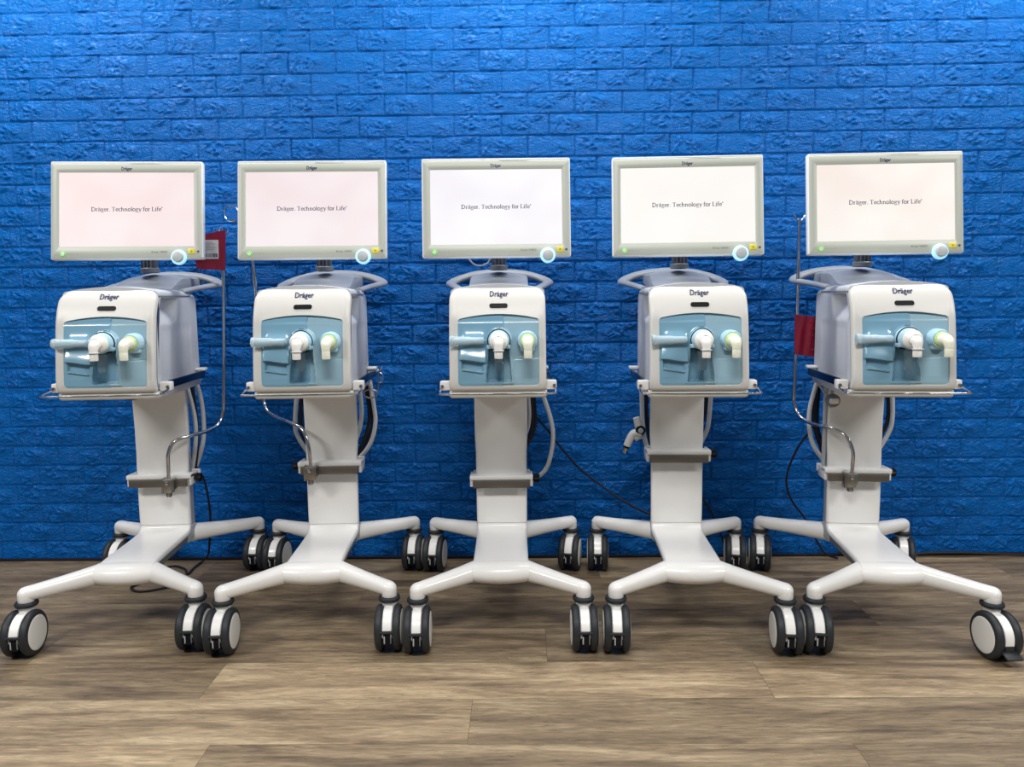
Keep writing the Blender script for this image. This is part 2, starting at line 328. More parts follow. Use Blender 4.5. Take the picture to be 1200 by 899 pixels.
# ------------------------------------------------------------------ the setting
def value_noise(X, Z, seed):
    rs = np.random.RandomState(seed); T = rs.rand(256, 256).astype(np.float32)
    xi = np.floor(X).astype(int); zi = np.floor(Z).astype(int); fx = X-xi; fz = Z-zi
    fx = fx*fx*(3-2*fx); fz = fz*fz*(3-2*fz)
    g = lambda a, b: T[(b) % 256, (a) % 256]
    return (g(xi, zi)*(1-fx)+g(xi+1, zi)*fx)*(1-fz)+(g(xi, zi+1)*(1-fx)+g(xi+1, zi+1)*fx)*fz
def build_wall():
    BW, BH, X0 = .1925, .0843, -1.9026
    x0, x1, z0, z1, st = -3.0, 3.0, 0.0, 2.62, .0040
    nx = int((x1-x0)/st); nz = int((z1-z0)/st)
    xs = np.linspace(x0, x1, nx); zs = np.linspace(z0, z1, nz); X, Z = np.meshgrid(xs, zs)
    row = np.floor(Z/BH+.0001).astype(int)
    lz = (Z/BH-row)*BH
    prow = (row+1)//8                                    # foam sheets eight courses high, hung with small misalignments
    jit = (np.sin(prow*12.9)*.004)
    shift = np.where((row % 2) == 0, 0, BW*.46)+jit
    U = (X-X0-shift)/BW; col = np.floor(U).astype(int); lx = (U-col)*BW
    warpx = value_noise(X*35, Z*35, 11)*.0016; warpz = value_noise(X*28, Z*28, 12)*.0022
    dx = np.minimum(lx, BW-lx)+warpx-.001; dz = np.minimum(lz, BH-lz)+warpz-.0015
    d = np.minimum(dx, dz)
    edge = np.clip(d/.0042, 0, 1); edge = edge*edge*(3-2*edge)
    kind = (col*7+row*5) % 4                              # a few brick faces that repeat
    nxs = lx+kind*3.7; nzs = lz+kind*1.9
    # chiselled stone: warped ridges and flats
    wx = value_noise(nxs*22, nzs*30, 3)*.035; wz = value_noise(nxs*22+9, nzs*30, 4)*.03
    a = value_noise((nxs+wx)*34, (nzs+wz)*62, 5); rid = 1-np.abs(2*a-1)
    b = value_noise((nxs+wx)*75, (nzs+wz)*110, 6); rid2 = 1-np.abs(2*b-1)
    c = value_noise((nxs+wz)*11, (nzs+wx)*17, 7)
    flat = np.clip((value_noise(nxs*13+4, nzs*24, 8)-.42)*4, 0, 1)
    h = .0026*edge+edge*(.0035*c+(.0052*rid**3+.0042*rid2**2)*(.25+.75*flat))
    vj = np.clip((np.minimum(lx, BW-lx)-.0005)/.0042, 0, 1); h -= (1-vj)*.0030
    h -= edge*.0022*np.clip((lz/BH-.55)*2, 0, 1)*value_noise(nxs*40, nzs*8, 9)
    big = (value_noise(X*1.3+5, Z*1.7, 21)-.5)*.010+(value_noise(X*4, Z*5, 22)-.5)*.005
    Y = -(h+big*np.clip(Z/.15, 0, 1))+.004
    me = bpy.data.meshes.new('wall_back'); n = nx*nz
    me.vertices.add(n); co = np.stack([X, Y, Z], -1).reshape(-1).astype(np.float32); me.vertices.foreach_set('co', co)
    i = np.arange(n).reshape(nz, nx); q = np.stack([i[:-1, :-1], i[:-1, 1:], i[1:, 1:], i[1:, :-1]], -1).reshape(-1)
    nf = len(q)//4; me.loops.add(len(q)); me.loops.foreach_set('vertex_index', q.astype(np.int32))
    me.polygons.add(nf); me.polygons.foreach_set('loop_start', np.arange(nf, dtype=np.int32)*4)
    me.polygons.foreach_set('use_smooth', np.ones(nf, bool)); me.update(calc_edges=True); me.validate()
    me.materials.append(wall_mat()); o = link('wall_back', me); o['kind'] = 'structure'
build_wall()
def build_floor():
    seams = [.03, -.04, -.26, -.48, -.70, -.942, -1.158, -1.375, -1.60, -1.82, -2.04, -2.26, -2.5, -2.8]
    j0 = {1: .3, 2: -.62, 3: 1.2, 4: .065, 5: .697, 6: -.152, 7: .821, 8: .2, 9: .9, 10: -.3, 11: .5, 12: .1}
    fixed = {(5, .697): (.10, .95), }
    V = []; Fs = []; S = []; rnd = random.Random(8)
    tones = {(4, 0): .45, (4, -1): .62, (5, 0): .82, (5, -1): .86, (5, -2): .42, (6, 0): .46, (6, -1): .72, (7, 0): .36, (7, -1): .58, (7, -2): .92, (3, 0): .42, (3, -1): .22}
    for r in range(len(seams)-1):
        y1, y0 = seams[r], seams[r+1]; j = j0.get(r, rnd.uniform(-1, 1)); L = 1.63; g = .0004
        for k in range(-3, 4):
            xa, xb = j+k*L, j+(k+1)*L
            if xb < -3 or xa > 3: continue
            xa, xb = max(xa, -3), min(xb, 3); o = len(V)
            V += [(xa+g, y0+g, 0), (xb-g, y0+g, 0), (xb-g, y1-g, 0), (xa+g, y1-g, 0)]; Fs.append((o, o+1, o+2, o+3))
            S.append((rnd.random(), tones.get((r, k), rnd.uniform(.2, .75)), 0, 1))
    o = len(V); V += [(-3, -2.8, -.0012), (3, -2.8, -.0012), (3, .03, -.0012), (-3, .03, -.0012)]; Fs.append((o, o+1, o+2, o+3)); S.append((0, 0, 0, 1))
    me = bpy.data.meshes.new('floor'); me.from_pydata(V, [], Fs); at = me.attributes.new('seed', 'FLOAT_COLOR', 'FACE')
    for i, s_ in enumerate(S): at.data[i].color = s_
    me.materials.append(floor_mat()); me.materials.append(M['foot']); me.polygons[len(Fs)-1].material_index = 1
    ob = link('floor', me); ob['kind'] = 'structure'
build_floor()
mb = MB(); mb.box((0, -.009, .006), (6, .012, .012), 'foot', .003)  # shade of the black gap at the wall foot, put in as a dark strip
o = mb.build('gap_strip_1'); o['kind'] = 'structure'

# ------------------------------------------------------------------ ventilator pieces (local: x right, -y front, z up)
def interp(tab, z):
    if z <= tab[0][0]: return tab[0][1]
    for (a, va), (b, vb) in zip(tab, tab[1:]):
        if z <= b: return va+(vb-va)*(z-a)/(b-a)
    return tab[-1][1]
FACE = [(.823, .074), (.835, .0665), (.85, .062), (.87, .0625), (.95, .073), (1.02, .084), (1.06, .0915), (1.09, .102), (1.11, .112), (1.13, .125), (1.15, .143), (1.16, .156), (1.168, .172), (1.18, .20)]
def fv(z): return interp(FACE, z)
def slab(path, wds, th, m, mb, crown=.0, n=9):
    """ribbon of given thickness along path of (v, z); thickness lies behind/below the path"""
    rings = []
    for i, (v, z) in enumerate(path):
        a = path[max(i-1, 0)]; b = path[min(i+1, len(path)-1)]
        t = Vector((b[0]-a[0], b[1]-a[1])).normalized(); nn = Vector((t.y, -t.x))      # outward normal
        wd = interp(wds, i/(len(path)-1)); tk = interp(th, i/(len(path)-1)) if hasattr(th, '__len__') else th
        pts = rrect(-wd/2, wd/2, -tk, 0, min(.009, tk*.45), min(.006, tk*.3), 4, 3)
        rings.append([(x, v+nn.x*(h+crown*(1-(2*x/wd)**2)), z+nn.y*(h+crown*(1-(2*x/wd)**2))) for x, h in pts])
    mb.loft(rings, m)
def smoothpath(P, sub=5):
    out = []
    V = [Vector((p[0], p[1], 0)) for p in P]
    for i in range(len(V)-1):
        a = V[max(i-1, 0)]; b = V[i]; c = V[i+1]; d = V[min(i+2, len(V)-1)]
        for k in range(sub):
            t = k/sub; q = .5*((2*b)+(c-a)*t+(2*a-5*b+4*c-d)*t*t+(3*b-a-3*c+d)*t**3); out.append((q.x, q.y))
    out.append(P[-1]); return out
COLP = [(.474, .826), (.477, .76), (.480, .69), (.482, .63), (.478, .57), (.470, .51), (.465, .42), (.462, .34), (.461, .285), (.4605, .271)]
def p_column():
    mb = MB(); slab(smoothpath(COLP, 3), [(0, .200), (.4, .199), (.5, .193), (1, .190)], .020, 'white', mb, .002); return mb
def p_platform():
    mb = MB()
    P = smoothpath([(.461, .2695), (.459, .261), (.450, .252), (.43, .2475), (.38, .2460), (.28, .2455), (.18, .2450), (.125, .2420), (.095, .2330), (.079, .2170), (.078, .1990), (.092, .1850), (.125, .1790)], 4)
    slab(P, [(0, .190), (.4, .186), (.6, .188), (1, .184)], [(0, .018), (.5, .020), (.68, .022), (1, .02)], 'white', mb, .0025)
    # full, bulging nose
    rings = []
    for k in range(13):
        x = -.094+.188*k/12; e = 1-(2*x/.19)**2
        c = (.118-.006*e, .2085-.0015*e); ra = .042+.008*e; rb = .0335+.005*e
        rings.append([(x, c[0]+ra*math.cos(a), c[1]+rb*math.sin(a)) for a in [2*PI*j/24 for j in range(24)]])
    mb.loft(rings, 'white'); return mb
def p_frame():
    mb = MB()
    mb.box((0, .522, .53), (.166, .062, .60), 'frame', .006)
    mb.box((.062, .56, .53), (.02, .03, .56), 'dframe', .004); mb.box((-.062, .56, .53), (.02, .03, .56), 'dframe', .004)
    mb.box((0, .30, .215), (.172, .36, .028), 'dframe', .006)
    mb.box((0, .50, .225), (.180, .10, .055), 'frame', .008)
    return mb
def p_leg(front, s):
    mb = MB()
    if front: a, e, r0, r1 = (s*.080, .124, .2085), (s*.267, 0, .1905), .0345, .0245
    else: a, e, r0, r1 = (s*.050, .525, .215), (s*.2806, .716, .1930), .0375, .0245
    A, E = Vector(a), Vector(e); d = (E-A).normalized(); side = Vector((d.y, -d.x, 0)).normalized(); upn = side.cross(d)
    if upn.z < 0: upn = -upn
    rings = []; L = (E-A).length
    for k in range(11):
        t = k/10; r = r0+(r1-r0)*(1-(1-t)**1.6); c = A+d*L*t
        rings.append([c+side*(r*math.copysign(abs(math.cos(q))**.88, math.cos(q)))+upn*(r*.97*math.copysign(abs(math.sin(q))**.88, math.sin(q))) for q in [2*PI*m/24 for m in range(24)]])
    for k in range(1, 7):
        q0 = PI/2*k/6; r = r1*math.cos(q0)+.0003; c = E+d*(r1*math.sin(q0))
        rings.append([c+side*(r*math.cos(q))+upn*(r*.97*math.sin(q)) for q in [2*PI*m/24 for m in range(24)]])
    mb.loft(rings, 'white')
    zt = E.z; mb.lathe([(r1-.001, .1635), (r1, .165), (r1, zt)]+[(r1*math.cos(PI/2*k/6)+.0002, zt+r1*.96*math.sin(PI/2*k/6)) for k in range(1, 7)], 'white', 32, (E.x, E.y, 0))
    return mb
def p_fork():
    """swivel caster body: bumper ring, stem, fork (origin on the floor under the pivot, pedal towards -y)"""
    mb = MB()
    mb.lathe([(.0245, .152), (.032, .153), (.0345, .157), (.0345, .163), (.032, .167), (.0245, .168)], 'tyre', 28)
    mb.box((0, .030, .160), (.030, .016, .012), 'tyre', .004)
    mb.lathe([(.022, .155), (.024, .150), (.024, .137), (.021, .128), (.018, .122)], 'white', 24)
    # fork: curved plate following the wheel between the tyres
    rings = []
    for k in range(15):
        a = math.radians(188-k*(188-52)/14)                # from the front below the pedal, over the top, to the back
        cx, cz = -.026, .0725; R0 = .0655 if k < 11 else .0655-(k-11)*.003; R1 = .030
        rings.append([(x, cx+r*math.cos(a), cz+r*math.sin(a)) for x, r in ((-.0155, R1), (-.0165, R0-.004), (-.013, R0), (.013, R0), (.0165, R0-.004), (.0155, R1))])
    mb.loft(rings, 'white')
    mb.box((0, -.022, .118), (.036, .044, .03), 'white', .01)
    mb.lathe([(.010, -.034), (.010, .034)], 'frame', 16, (0, -.026, .0725), 'x')
    return mb
def p_wheel():
    mb = MB(); mb.lathe([(.050, -.0125), (.060, -.0130), (.0680, -.0105), (.0717, -.0060), (.0725, 0), (.0717, .0060), (.0680, .0105), (.060, .0130), (.050, .0125)], 'tyre', 40, (0, 0, 0), 'x'); return mb
def p_cap():
    mb = MB(); mb.lathe([(.055, -.001), (.0555, .0015), (.053, .0026), (.046, .0034), (.02, .0042), (.001, .0044)], 'cap', 36, (0, 0, 0), 'x'); return mb
def p_pedal():
    mb = MB(); mb.box((0, -.088, .083), (.047, .020, .008), 'tyre', .003); mb.box((0, -.082, .060), (.030, .02, .044), 'black', .005)
    mb.box((-.008, -.087, .058), (.005, .012, .026), 'frame', .002); mb.box((.012, -.087, .058), (.004, .012, .026), 'dframe', .002); return mb
def p_pedal_down():
    mb = MB(); mb.box((0, -.100, .040), (.050, .040, .008), 'tyre', .003, 2, Matrix.Rotation(.35, 3, 'X')); mb.box((0, -.078, .05), (.03, .03, .03), 'tyre', .005); return mb
def caster(root, x, y, beta, down=False):
    """beta: world bearing of the pedal, from -y towards +x"""
    f = part('fork', 'caster', p_fork, root, (x, y, 0), (0, 0, beta))
    for s in (-1, 1):
        part('wheel', 'wheel', p_wheel, f, (s*.0280, -.026, .0725))
        part('cap', 'hub_cap', p_cap, f, (s*.0395, -.026, .0725), (0, 0, 0 if s > 0 else PI))
    part('pedal_d' if down else 'pedal', 'brake_pedal', p_pedal_down if down else p_pedal, f)
def p_shelf():
    mb = MB(); rings = []
    for v, z0, e in ((.0785, .812, .012), (.080, .806, .004), (.086, .801, 0), (.110, .798, 0), (.30, .798, 0), (.50, .800, .004), (.515, .806, .012)):
        rings.append([(x, v, z) for x, z in rrect(-.158+e, .158-e, z0, .8235, .003, .010, 6, 3)])
    mb.loft(rings, 'shell')
    mb.box((0, .5, .811), (.22, .10, .02), 'frame', .004)
    return mb
def p_rodblock(s):
    mb = MB(); mb.box((s*.172, .120, .839), (.036, .034, .030), 'white', .004); mb.lathe([(.0045, -.006), (.0055, 0), (.0045, .006)], 'steel', 12, (s*.182, .103, .838), 'y'); return mb
def p_rail(s):
    mb = MB(); mb.box((s*.170, .32, .842), (.010, .34, .026), 'rail', .002)
    mb.box((s*.163, .488, .860), (.034, .040, .010), 'white', .003); mb.box((s*.160, .17, .842), (.014, .02, .016), 'frame', .002); mb.box((s*.160, .46, .842), (.014, .02, .016), 'frame', .002)
    return mb
def p_rod():
    mb = MB(); mb.tube([(-.184, .115, .833), (-.186, .07, .829), (-.184, .035, .824), (-.172, .022, .822), (-.08, .018, .821), (0, .017, .821), (.08, .018, .821), (.172, .022, .822), (.184, .035, .824), (.186, .07, .829), (.184, .115, .833)], .0032, 'chrome', 8, 5); return mb
def p_housing():
    mb = MB(); rings = []
    for k in range(44):
        v = .100+k*.0098; t = (v-.10)/.42
        hw = .1515-.0075*t; zt = 1.1415-.004*t; zb = .824
        ring = []
        for x, z in rrect(-hw, hw, zb, zt, .016, .006, 26, 4, .012):
            vv = v+max(0, fv(z)-.062) * (1-t)              # front follows the lean of the face
            if abs(x) > hw-.002 and z < zt-.012:
                wv = max(0, min(1, (v-.112)/.02))*max(0, min(1, (.30-v)/.03)); wz = max(0, min(1, (z-1.045)/.045))*max(0, min(1, (zt-.010-z)/.006))
                x -= math.copysign(.036*wv*wz, x)
            # shallow raised side panel
            if abs(x) > hw-.002 and .85 < z < 1.03 and .14 < v < .44: x -= math.copysign(.0022, x)
            ring.append((x, vv, z))
        rings.append(ring)
    e = [(x*.97, rings[-1][0][1]+.012, .824+(z-.824)*.985) for x, _, z in rings[-1]]
    rings.append(e)
    mb.loft(rings, 'grey'); return mb
def p_topcover():
    mb = MB(); rings = []
    for v, z, e in ((.150, 1.150, .0), (.19, 1.1515, 0), (.30, 1.150, .001), (.44, 1.147, .004), (.475, 1.143, .010)):
        rings.append([(x, v, zz) for x, zz in rrect(-.1535+e, .1535-e, 1.134, z, .010, .003, 6, 3, .017)])
    mb.loft(rings, 'lgrey'); return mb
WIN = dict(x0=-.1265, x1=.1325, z0=.8425, z1=1.055)
def p_bezel():
    mb = MB(); W = WIN
    outer = lambda e: rrect(-.155, .155, .823, 1.1505, .032, .012, 16, 8, .0175, e)
    inner = lambda e: rrect(W['x0'], W['x1'], W['z0'], W['z1'], .008, .013, 16, 8, .0155, e)
    rings = []
    rings.append([(x, fv(z)+.018, z) for x, z in inner(.0012)])
    rings.append([(x, fv(z)+.0015, z) for x, z in inner(.0004)])
    rings.append([(x, fv(z), z) for x, z in inner(-.0008)])
    I = inner(-.0008); O = outer(.008)
    for t in (.2, .4, .6, .8):
        rings.append([(a[0]*(1-t)+b[0]*t, fv(a[1]*(1-t)+b[1]*t), a[1]*(1-t)+b[1]*t) for a, b in zip(I, O)])
    rings.append([(x, fv(z), z) for x, z in O])
    rings.append([(x, fv(z)+.001, z) for x, z in outer(.0045)])
    rings.append([(x, fv(z)+.0035, z) for x, z in outer(.0015)])
    rings.append([(x, fv(z)+.008, z) for x, z in outer(0)])
    rings.append([(x, fv(z)+.024, z) for x, z in outer(0)])
    rings.append([(x, fv(z)+.024, z) for x, z in outer(.006)])
    mb.loft(rings, 'shell', False, False); return mb
def sm(a, b, x):
    t = max(0, min(1, (x-a)/(b-a))); return t*t*(3-2*t)
def disp(u, z):
    d = .004
    cx, cz = .0045, .987
    rr = math.hypot(u-cx, z-cz)
    hw = .0425-.0095*max(0, min(1, (z-.852)/.10))
    # recess under the valve
    inx = sm(hw, hw-.004, abs(u-.0035)); inz = sm(.8505, .858, z)*sm(.985, .975, z)
    rec = inx*inz
    lip = sm(hw+.007, hw+.003, abs(u-.0035))*sm(.844, .850, z)*sm(.990, .98, z)
    hood = sm(.0425, .0385, rr)
    lip = max(lip, hood if z > .95 else 0)
    left = sm(.0195, .0180, u)*(1-lip)
    d -= .0035*left
    # door sculpture: ledge and pull lip at lower left
    if u < -.028:
        wx = sm(-.1235, -.119, u)*sm(-.034, -.040, u); zr = .9265-.009*sm(-.12, -.04, u)
        d -= wx*.011*sm(zr+.055, zr+.002, z)*sm(zr-.0015, zr+.0015, z)
        wx2 = sm(-.117, -.111, u)*sm(-.044, -.051, u); zl = zr-.030
        d += wx2*.010*sm(zl, zl+.003, z)*sm(zr+.001, zr-.003, z)
        d -= wx2*.006*sm(zl-.0055, zl-.0035, z)*sm(zl+.002, zl, z)
    # the tube's blister
    d -= .010*math.exp(-((z-.987)/.020)**2)*sm(-.120, -.10, u)*sm(-.030, -.055, u)
    # seam on the right cover
    if u > .05: d += .0015*math.exp(-((z-.927-.10*(u-.05)*(u-.05)*6)/.0012)**2)
    d -= .005*lip
    d += rec*.042
    # top curls back
    d += .010*sm(1.040, 1.072, z)
    return d
def p_panel(side):
    mb = MB(); W = WIN; nx, nz = 130, 118
    xs = [W['x0']-.002+(W['x1']-W['x0']+.004)*i/nx for i in range(nx+1)]
    g = []
    for i, x in enumerate(xs):
        c = (W['x0']+W['x1'])/2; h = (W['x1']-W['x0'])/2; zt = W['z1']+.0155*(1-((x-c)/h)**2)+.0015
        g.append([(x, fv(W['z0']-.002+(zt-W['z0']+.002)*j/nz)+disp(x, W['z0']-.002+(zt-W['z0']+.002)*j/nz), W['z0']-.002+(zt-W['z0']+.002)*j/nz) for j in range(nz+1)])
    vs = [p for col_ in g for p in col_]; fs = []
    for i in range(nx):
        if (xs[i] < .0188) != (side == 'L'): continue
        for j in range(nz):
            a = i*(nz+1)+j; fs.append((a, a+nz+1, a+nz+2, a+1))
    used = sorted({i for f in fs for i in f}); mp = {o: k for k, o in enumerate(used)}
    mb.add([vs[i] for i in used], [tuple(mp[i] for i in f) for f in fs], 'pane'+side); return mb
def elbow(mb, cx, y0, zc, zs, zend, m):
    mb.tube([(cx, y0, zc), (cx, y0-.012, zc), (cx, .012, zc-.001), (cx, .000, zc-.006), (cx, -.005, zc-.017), (cx, -.006, zs)], [.0200, .0192, .0182, .0166, .0138, .0120], m, 20, 5)
    mb.lathe([(.0115, zs+.004), (.0130, zs), (.0130, zend+.002), (.0124, zend), (.0105, zend), (.0100, zend+.01)], m, 20, (cx, -.006, 0))
def p_valve():
    mb = MB(); c = (.0045, 0, .987)
    mb.lathe([(.036, -.085), (.036, -.064), (.034, -.060), (.0315, -.048), (.031, -.036), (.029, -.034)], 'valve', 36, c, 'y')
    mb.lathe([(.0280, -.042), (.0290, -.035), (.0285, -.027), (.0262, -.0235), (.021, -.018), (.014, -.012)], 'ivory', 32, c, 'y')
    elbow(mb, .0045, .024, .987, .959, .936, 'ivory')
    mb.lathe([(.013, .9585), (.0175, .959), (.0175, .961), (.013, .9615)], 'lgrey', 20, (.0045, -.006, 0))
    mb.lathe([(.0355, -.0635), (.0372, -.0630), (.0372, -.0610), (.0355, -.0600)], 'black', 36, c, 'y')  # shade of the gap round the valve, put in as a black ring
    mb.box((.0045, .066, .957), (.040, .03, .006), 'black', .002); mb.box((.004, .0735, 1.028), (.017, .006, .0035), 'dframe', .001)
    mb.box((-.026, .058, .968), (.016, .02, .012), 'valve', .003); mb.box((.034, .058, .968), (.014, .02, .012), 'valve', .003)
    return mb
def p_port():
    mb = MB(); c = (.0955, 0, .986)
    mb.lathe([(.0315, -.090), (.0315, -.062), (.0295, -.052), (.0275, -.045), (.0220, -.044)], 'valve', 36, c, 'y')
    mb.box((.0955, .068, .962), (.046, .03, .018), 'valve', .006)
    mb.lathe([(.0215, -.046), (.0230, -.044), (.0230, -.039), (.0215, -.037), (.014, -.036)], 'lime', 32, c, 'y')
    elbow(mb, .0955, .038, .986, .959, .936, 'cream')
    return mb
def p_trap():
    mb = MB(); mb.lathe([(.0165, .955), (.0165, .940), (.0150, .938), (.0140, .900), (.0125, .893), (.002, .892)], 'trap', 20, (.0045, .050, 0)); return mb
def p_flowtube():
    mb = MB(); z = .987
    mb.lathe([(.0150, -.022), (.0165, -.020), (.0165, -.012), (.0145, -.010), (.0140, .040), (.0115, .046), (.0115, .085), (.006, .09)], 'clear', 24, (-.130, .062, z), 'x')
    mb.lathe([(.0095, .002), (.0095, .075)], 'valve', 16, (-.130, .062, z), 'x'); return mb
def p_slot():
    mb = MB(); P = rrect(-.0255, .0335, 1.0895, 1.1045, .0072, .0072, 4, 6)
    mb.loft([[(x, fv(z)+o, z) for x, z in P] for o in (.004, -.0012)], 'black'); return mb
def p_handle():
    mb = MB()
    R = [(.135, .405, 1.150), (.158, .47, 1.160), (.180, .57, 1.170), (.190, .645, 1.176), (.178, .685, 1.186), (.142, .705, 1.200), (.085, .712, 1.213), (0, .714, 1.219)]
    P = [(-x, y, z) for x, y, z in R[:-1]]+[R[-1]]+[p for p in reversed(R[:-1])]
    mb.tube(P, [.015, .016, .018, .020, .021, .021, .021, .021, .021, .021, .021, .020, .018, .016, .015], 'hood', 18, 5, flat=.60)
    # centre hood with a sloping front
    sec = [(.345, 1.158), (.40, 1.172), (.445, 1.196), (.475, 1.214), (.52, 1.226), (.70, 1.232), (.714, 1.222), (.70, 1.195), (.52, 1.150), (.35, 1.148)]
    rings = []
    for x, k in ((-.106, .58), (-.103, .66), (-.094, .70), (-.05, .83), (0, .88), (.05, .83), (.094, .70), (.103, .66), (.106, .58)):
        rings.append([(x, .53+(v-.53)*(.97+.03*k), 1.150+(z-1.150)*k) for v, z in sec])
    mb.loft(rings, 'hood'); return mb
def p_neck():
    mb = MB(); mb.box((0, .482, 1.283), (.052, .040, .125), 'neck', .006); mb.box((0, .455, 1.345), (.052, .09, .05), 'neck', .01)
    mb.box((0, .395, 1.375), (.10, .06, .10), 'neck', .01)
    for x in (-.012, 0, .012): mb.box((x, .459, 1.262), (.005, .006, .075), 'dframe', .002)
    mb.lathe([(.033, 1.222), (.033, 1.236), (.029, 1.240)], 'dframe', 28, (0, .482, 0)); return mb
# monitor: origin at its centre
def p_monitor():
    mb = MB(); rings = []
    for e, y in ((.055, .050), (.04, .050), (.030, .046), (.010, .034), (.002, .027), (0, .020), (0, .002), (.0012, -.001), (.0035, -.0022)):
        rings.append([(x, y, z) for x, z in rrect(-.2545, .2545, -.1705, .1705, .0055, .0055, 6, 4, 0, e)])
    mb.loft(rings, 'rim'); mb.box((0, .056, 0), (.11, .03, .12), 'neck', .008)
    mb.box((0, -.0005, .1665), (.503, .0045, .0065), 'rim', .0015); return mb
def p_fascia():
    mb = MB(); O = lambda e: rrect(-.2510, .2510, -.1670, .1615, .004, .004, 6, 4, 0, e); I = lambda e: rrect(-.2255, .2255, -.1260, .1310, .001, .001, 6, 4, 0, e)
    mb.loft([[(x, y, z) for x, z in q] for q, y in ((O(0), -.0018), (O(0), -.0032), (O(.0012), -.0040), (I(-.0015), -.0040), (I(0), -.0032), (I(0), -.0015))], 'bezel', False, False)
    mb.box((.06, -.0042, .1655), (.10, .0012, .0020), 'rim', .0005)
    return mb
def p_screen(m):
    mb = MB(); mb.box((0, -.0022, .0025), (.4508, .0012, .2568), m, 0); return mb
def p_knob():
    mb = MB(); c = (.1745, 0, -.1665)
    mb.lathe([(.0258, .001), (.0262, .008), (.0250, .0115), (.0215, .0125)], 'glow', 32, c, 'y')
    mb.lathe([(.0185, .010), (.0180, .022), (.0165, .0245), (.012, .0255), (.001, .0258)], 'knob', 28, c, 'y'); return mb
def p_power():
    mb = MB(); c = (-.2135, 0, -.1520)
    mb.lathe([(.0098, .0035), (.0098, .0052), (.0085, .0056)], 'green', 24, c, 'y'); mb.lathe([(.0062, .0050), (.0060, .0060), (.001, .0062)], 'leaf', 20, c, 'y')
    mb.box((-.2135, -.0064, -.1500), (.0012, .0006, .006), 'green', 0); return mb
def p_alarm():
    mb = MB(); mb.box((.2165, -.0048, -.1455), (.023, .003, .018), 'yellow', .0065, 4)
    mb.lathe([(.0045, .0062), (.0035, .0068), (.001, .0070)], 'olive', 3, (.2165, 0, -.1455), 'y'); return mb
def p_dot():
    mb = MB(); c = (.2385, 0, -.1460); mb.lathe([(.0048, .0040), (.0045, .0050), (.0028, .0052)], 'faint', 20, c, 'y'); mb.lathe([(.0026, .0050), (.0022, .0056)], 'navy', 16, c, 'y'); return mb
def p_bar():
    mb = MB(); mb.box((0, .452, .009), (.236, .050, .016), 'white', .003)
    for s in (-1, 1): mb.box((s*.1125, .475, -.006), (.011, .08, .042), 'white', .003)
    mb.box((0, .562, -.006), (.22, .012, .03), 'white', .003)
    return mb
def p_steel():
    mb = MB(); mb.box((0, .4235, -.0135), (.212, .010, .029), 'flat_steel', .0015); return mb
def p_barknob(s):
    mb = MB(); prof = [(.012, .118*1), (.014, .120), (.014, .128), (.010, .131)]
    n = 24; rings = []
    for r, h in ((.006, .116), (.012, .122), (.0155, .125), (.0160, .140), (.0140, .144), (.004, .145)):
        rings.append([(s*h, .47+(r+(.0012*math.cos(8*2*PI*k/n) if r > .01 else 0))*math.cos(2*PI*k/n), -.004+(r+(.0012*math.cos(8*2*PI*k/n) if r > .01 else 0))*math.sin(2*PI*k/n)) for k in range(n)])
    mb.loft(rings, 'black'); return mb

# ------------------------------------------------------------------ the five ventilators
R_ = math.radians
DEV = [  # x, y, yaw, z shift, bar z, knob side, monitor (x, z, yaw, tilt), caster bearings FL FR RL RR
    dict(p=(-1.345, -.831, .076), dz=.005, bar=.455, ks=1, mon=(.005, 1.436, .010, .155), b=(5, 4, 0, -1)),
    dict(p=(-.709, -.833, .048), dz=.003, bar=.500, ks=-1, mon=(.002, 1.430, -.005, .160), b=(4, 3, -3, -2)),
    dict(p=(-.081, -.834, .013), dz=.0, bar=.443, ks=1, mon=(-.003, 1.428, .011, .131), b=(3, 0, -5, -12)),
    dict(p=(.556, -.847, -.035), dz=-.003, bar=.536, ks=1, mon=(-.004, 1.425, -.006, .146), b=(-3, -6, -5, -12)),
    dict(p=(1.184, -.872, -.085), dz=-.005, bar=.467, ks=1, mon=(.007, 1.422, .050, .126), b=(-8, 3, -14, -20)),
]
LABELS = [
    'white medical ventilator on a wheeled stand, leftmost, with a red tag beside its screen',
    'white medical ventilator with a steel pole clamped left on its column and a hanging hook',
    'white medical ventilator, third and middle one of the row, empty steel bar on its column',
    'white medical ventilator with a grey Y-shaped hose connector hanging left of its column',
    'white medical ventilator, rightmost, with a tall steel pole and small red pouch at its left',
]
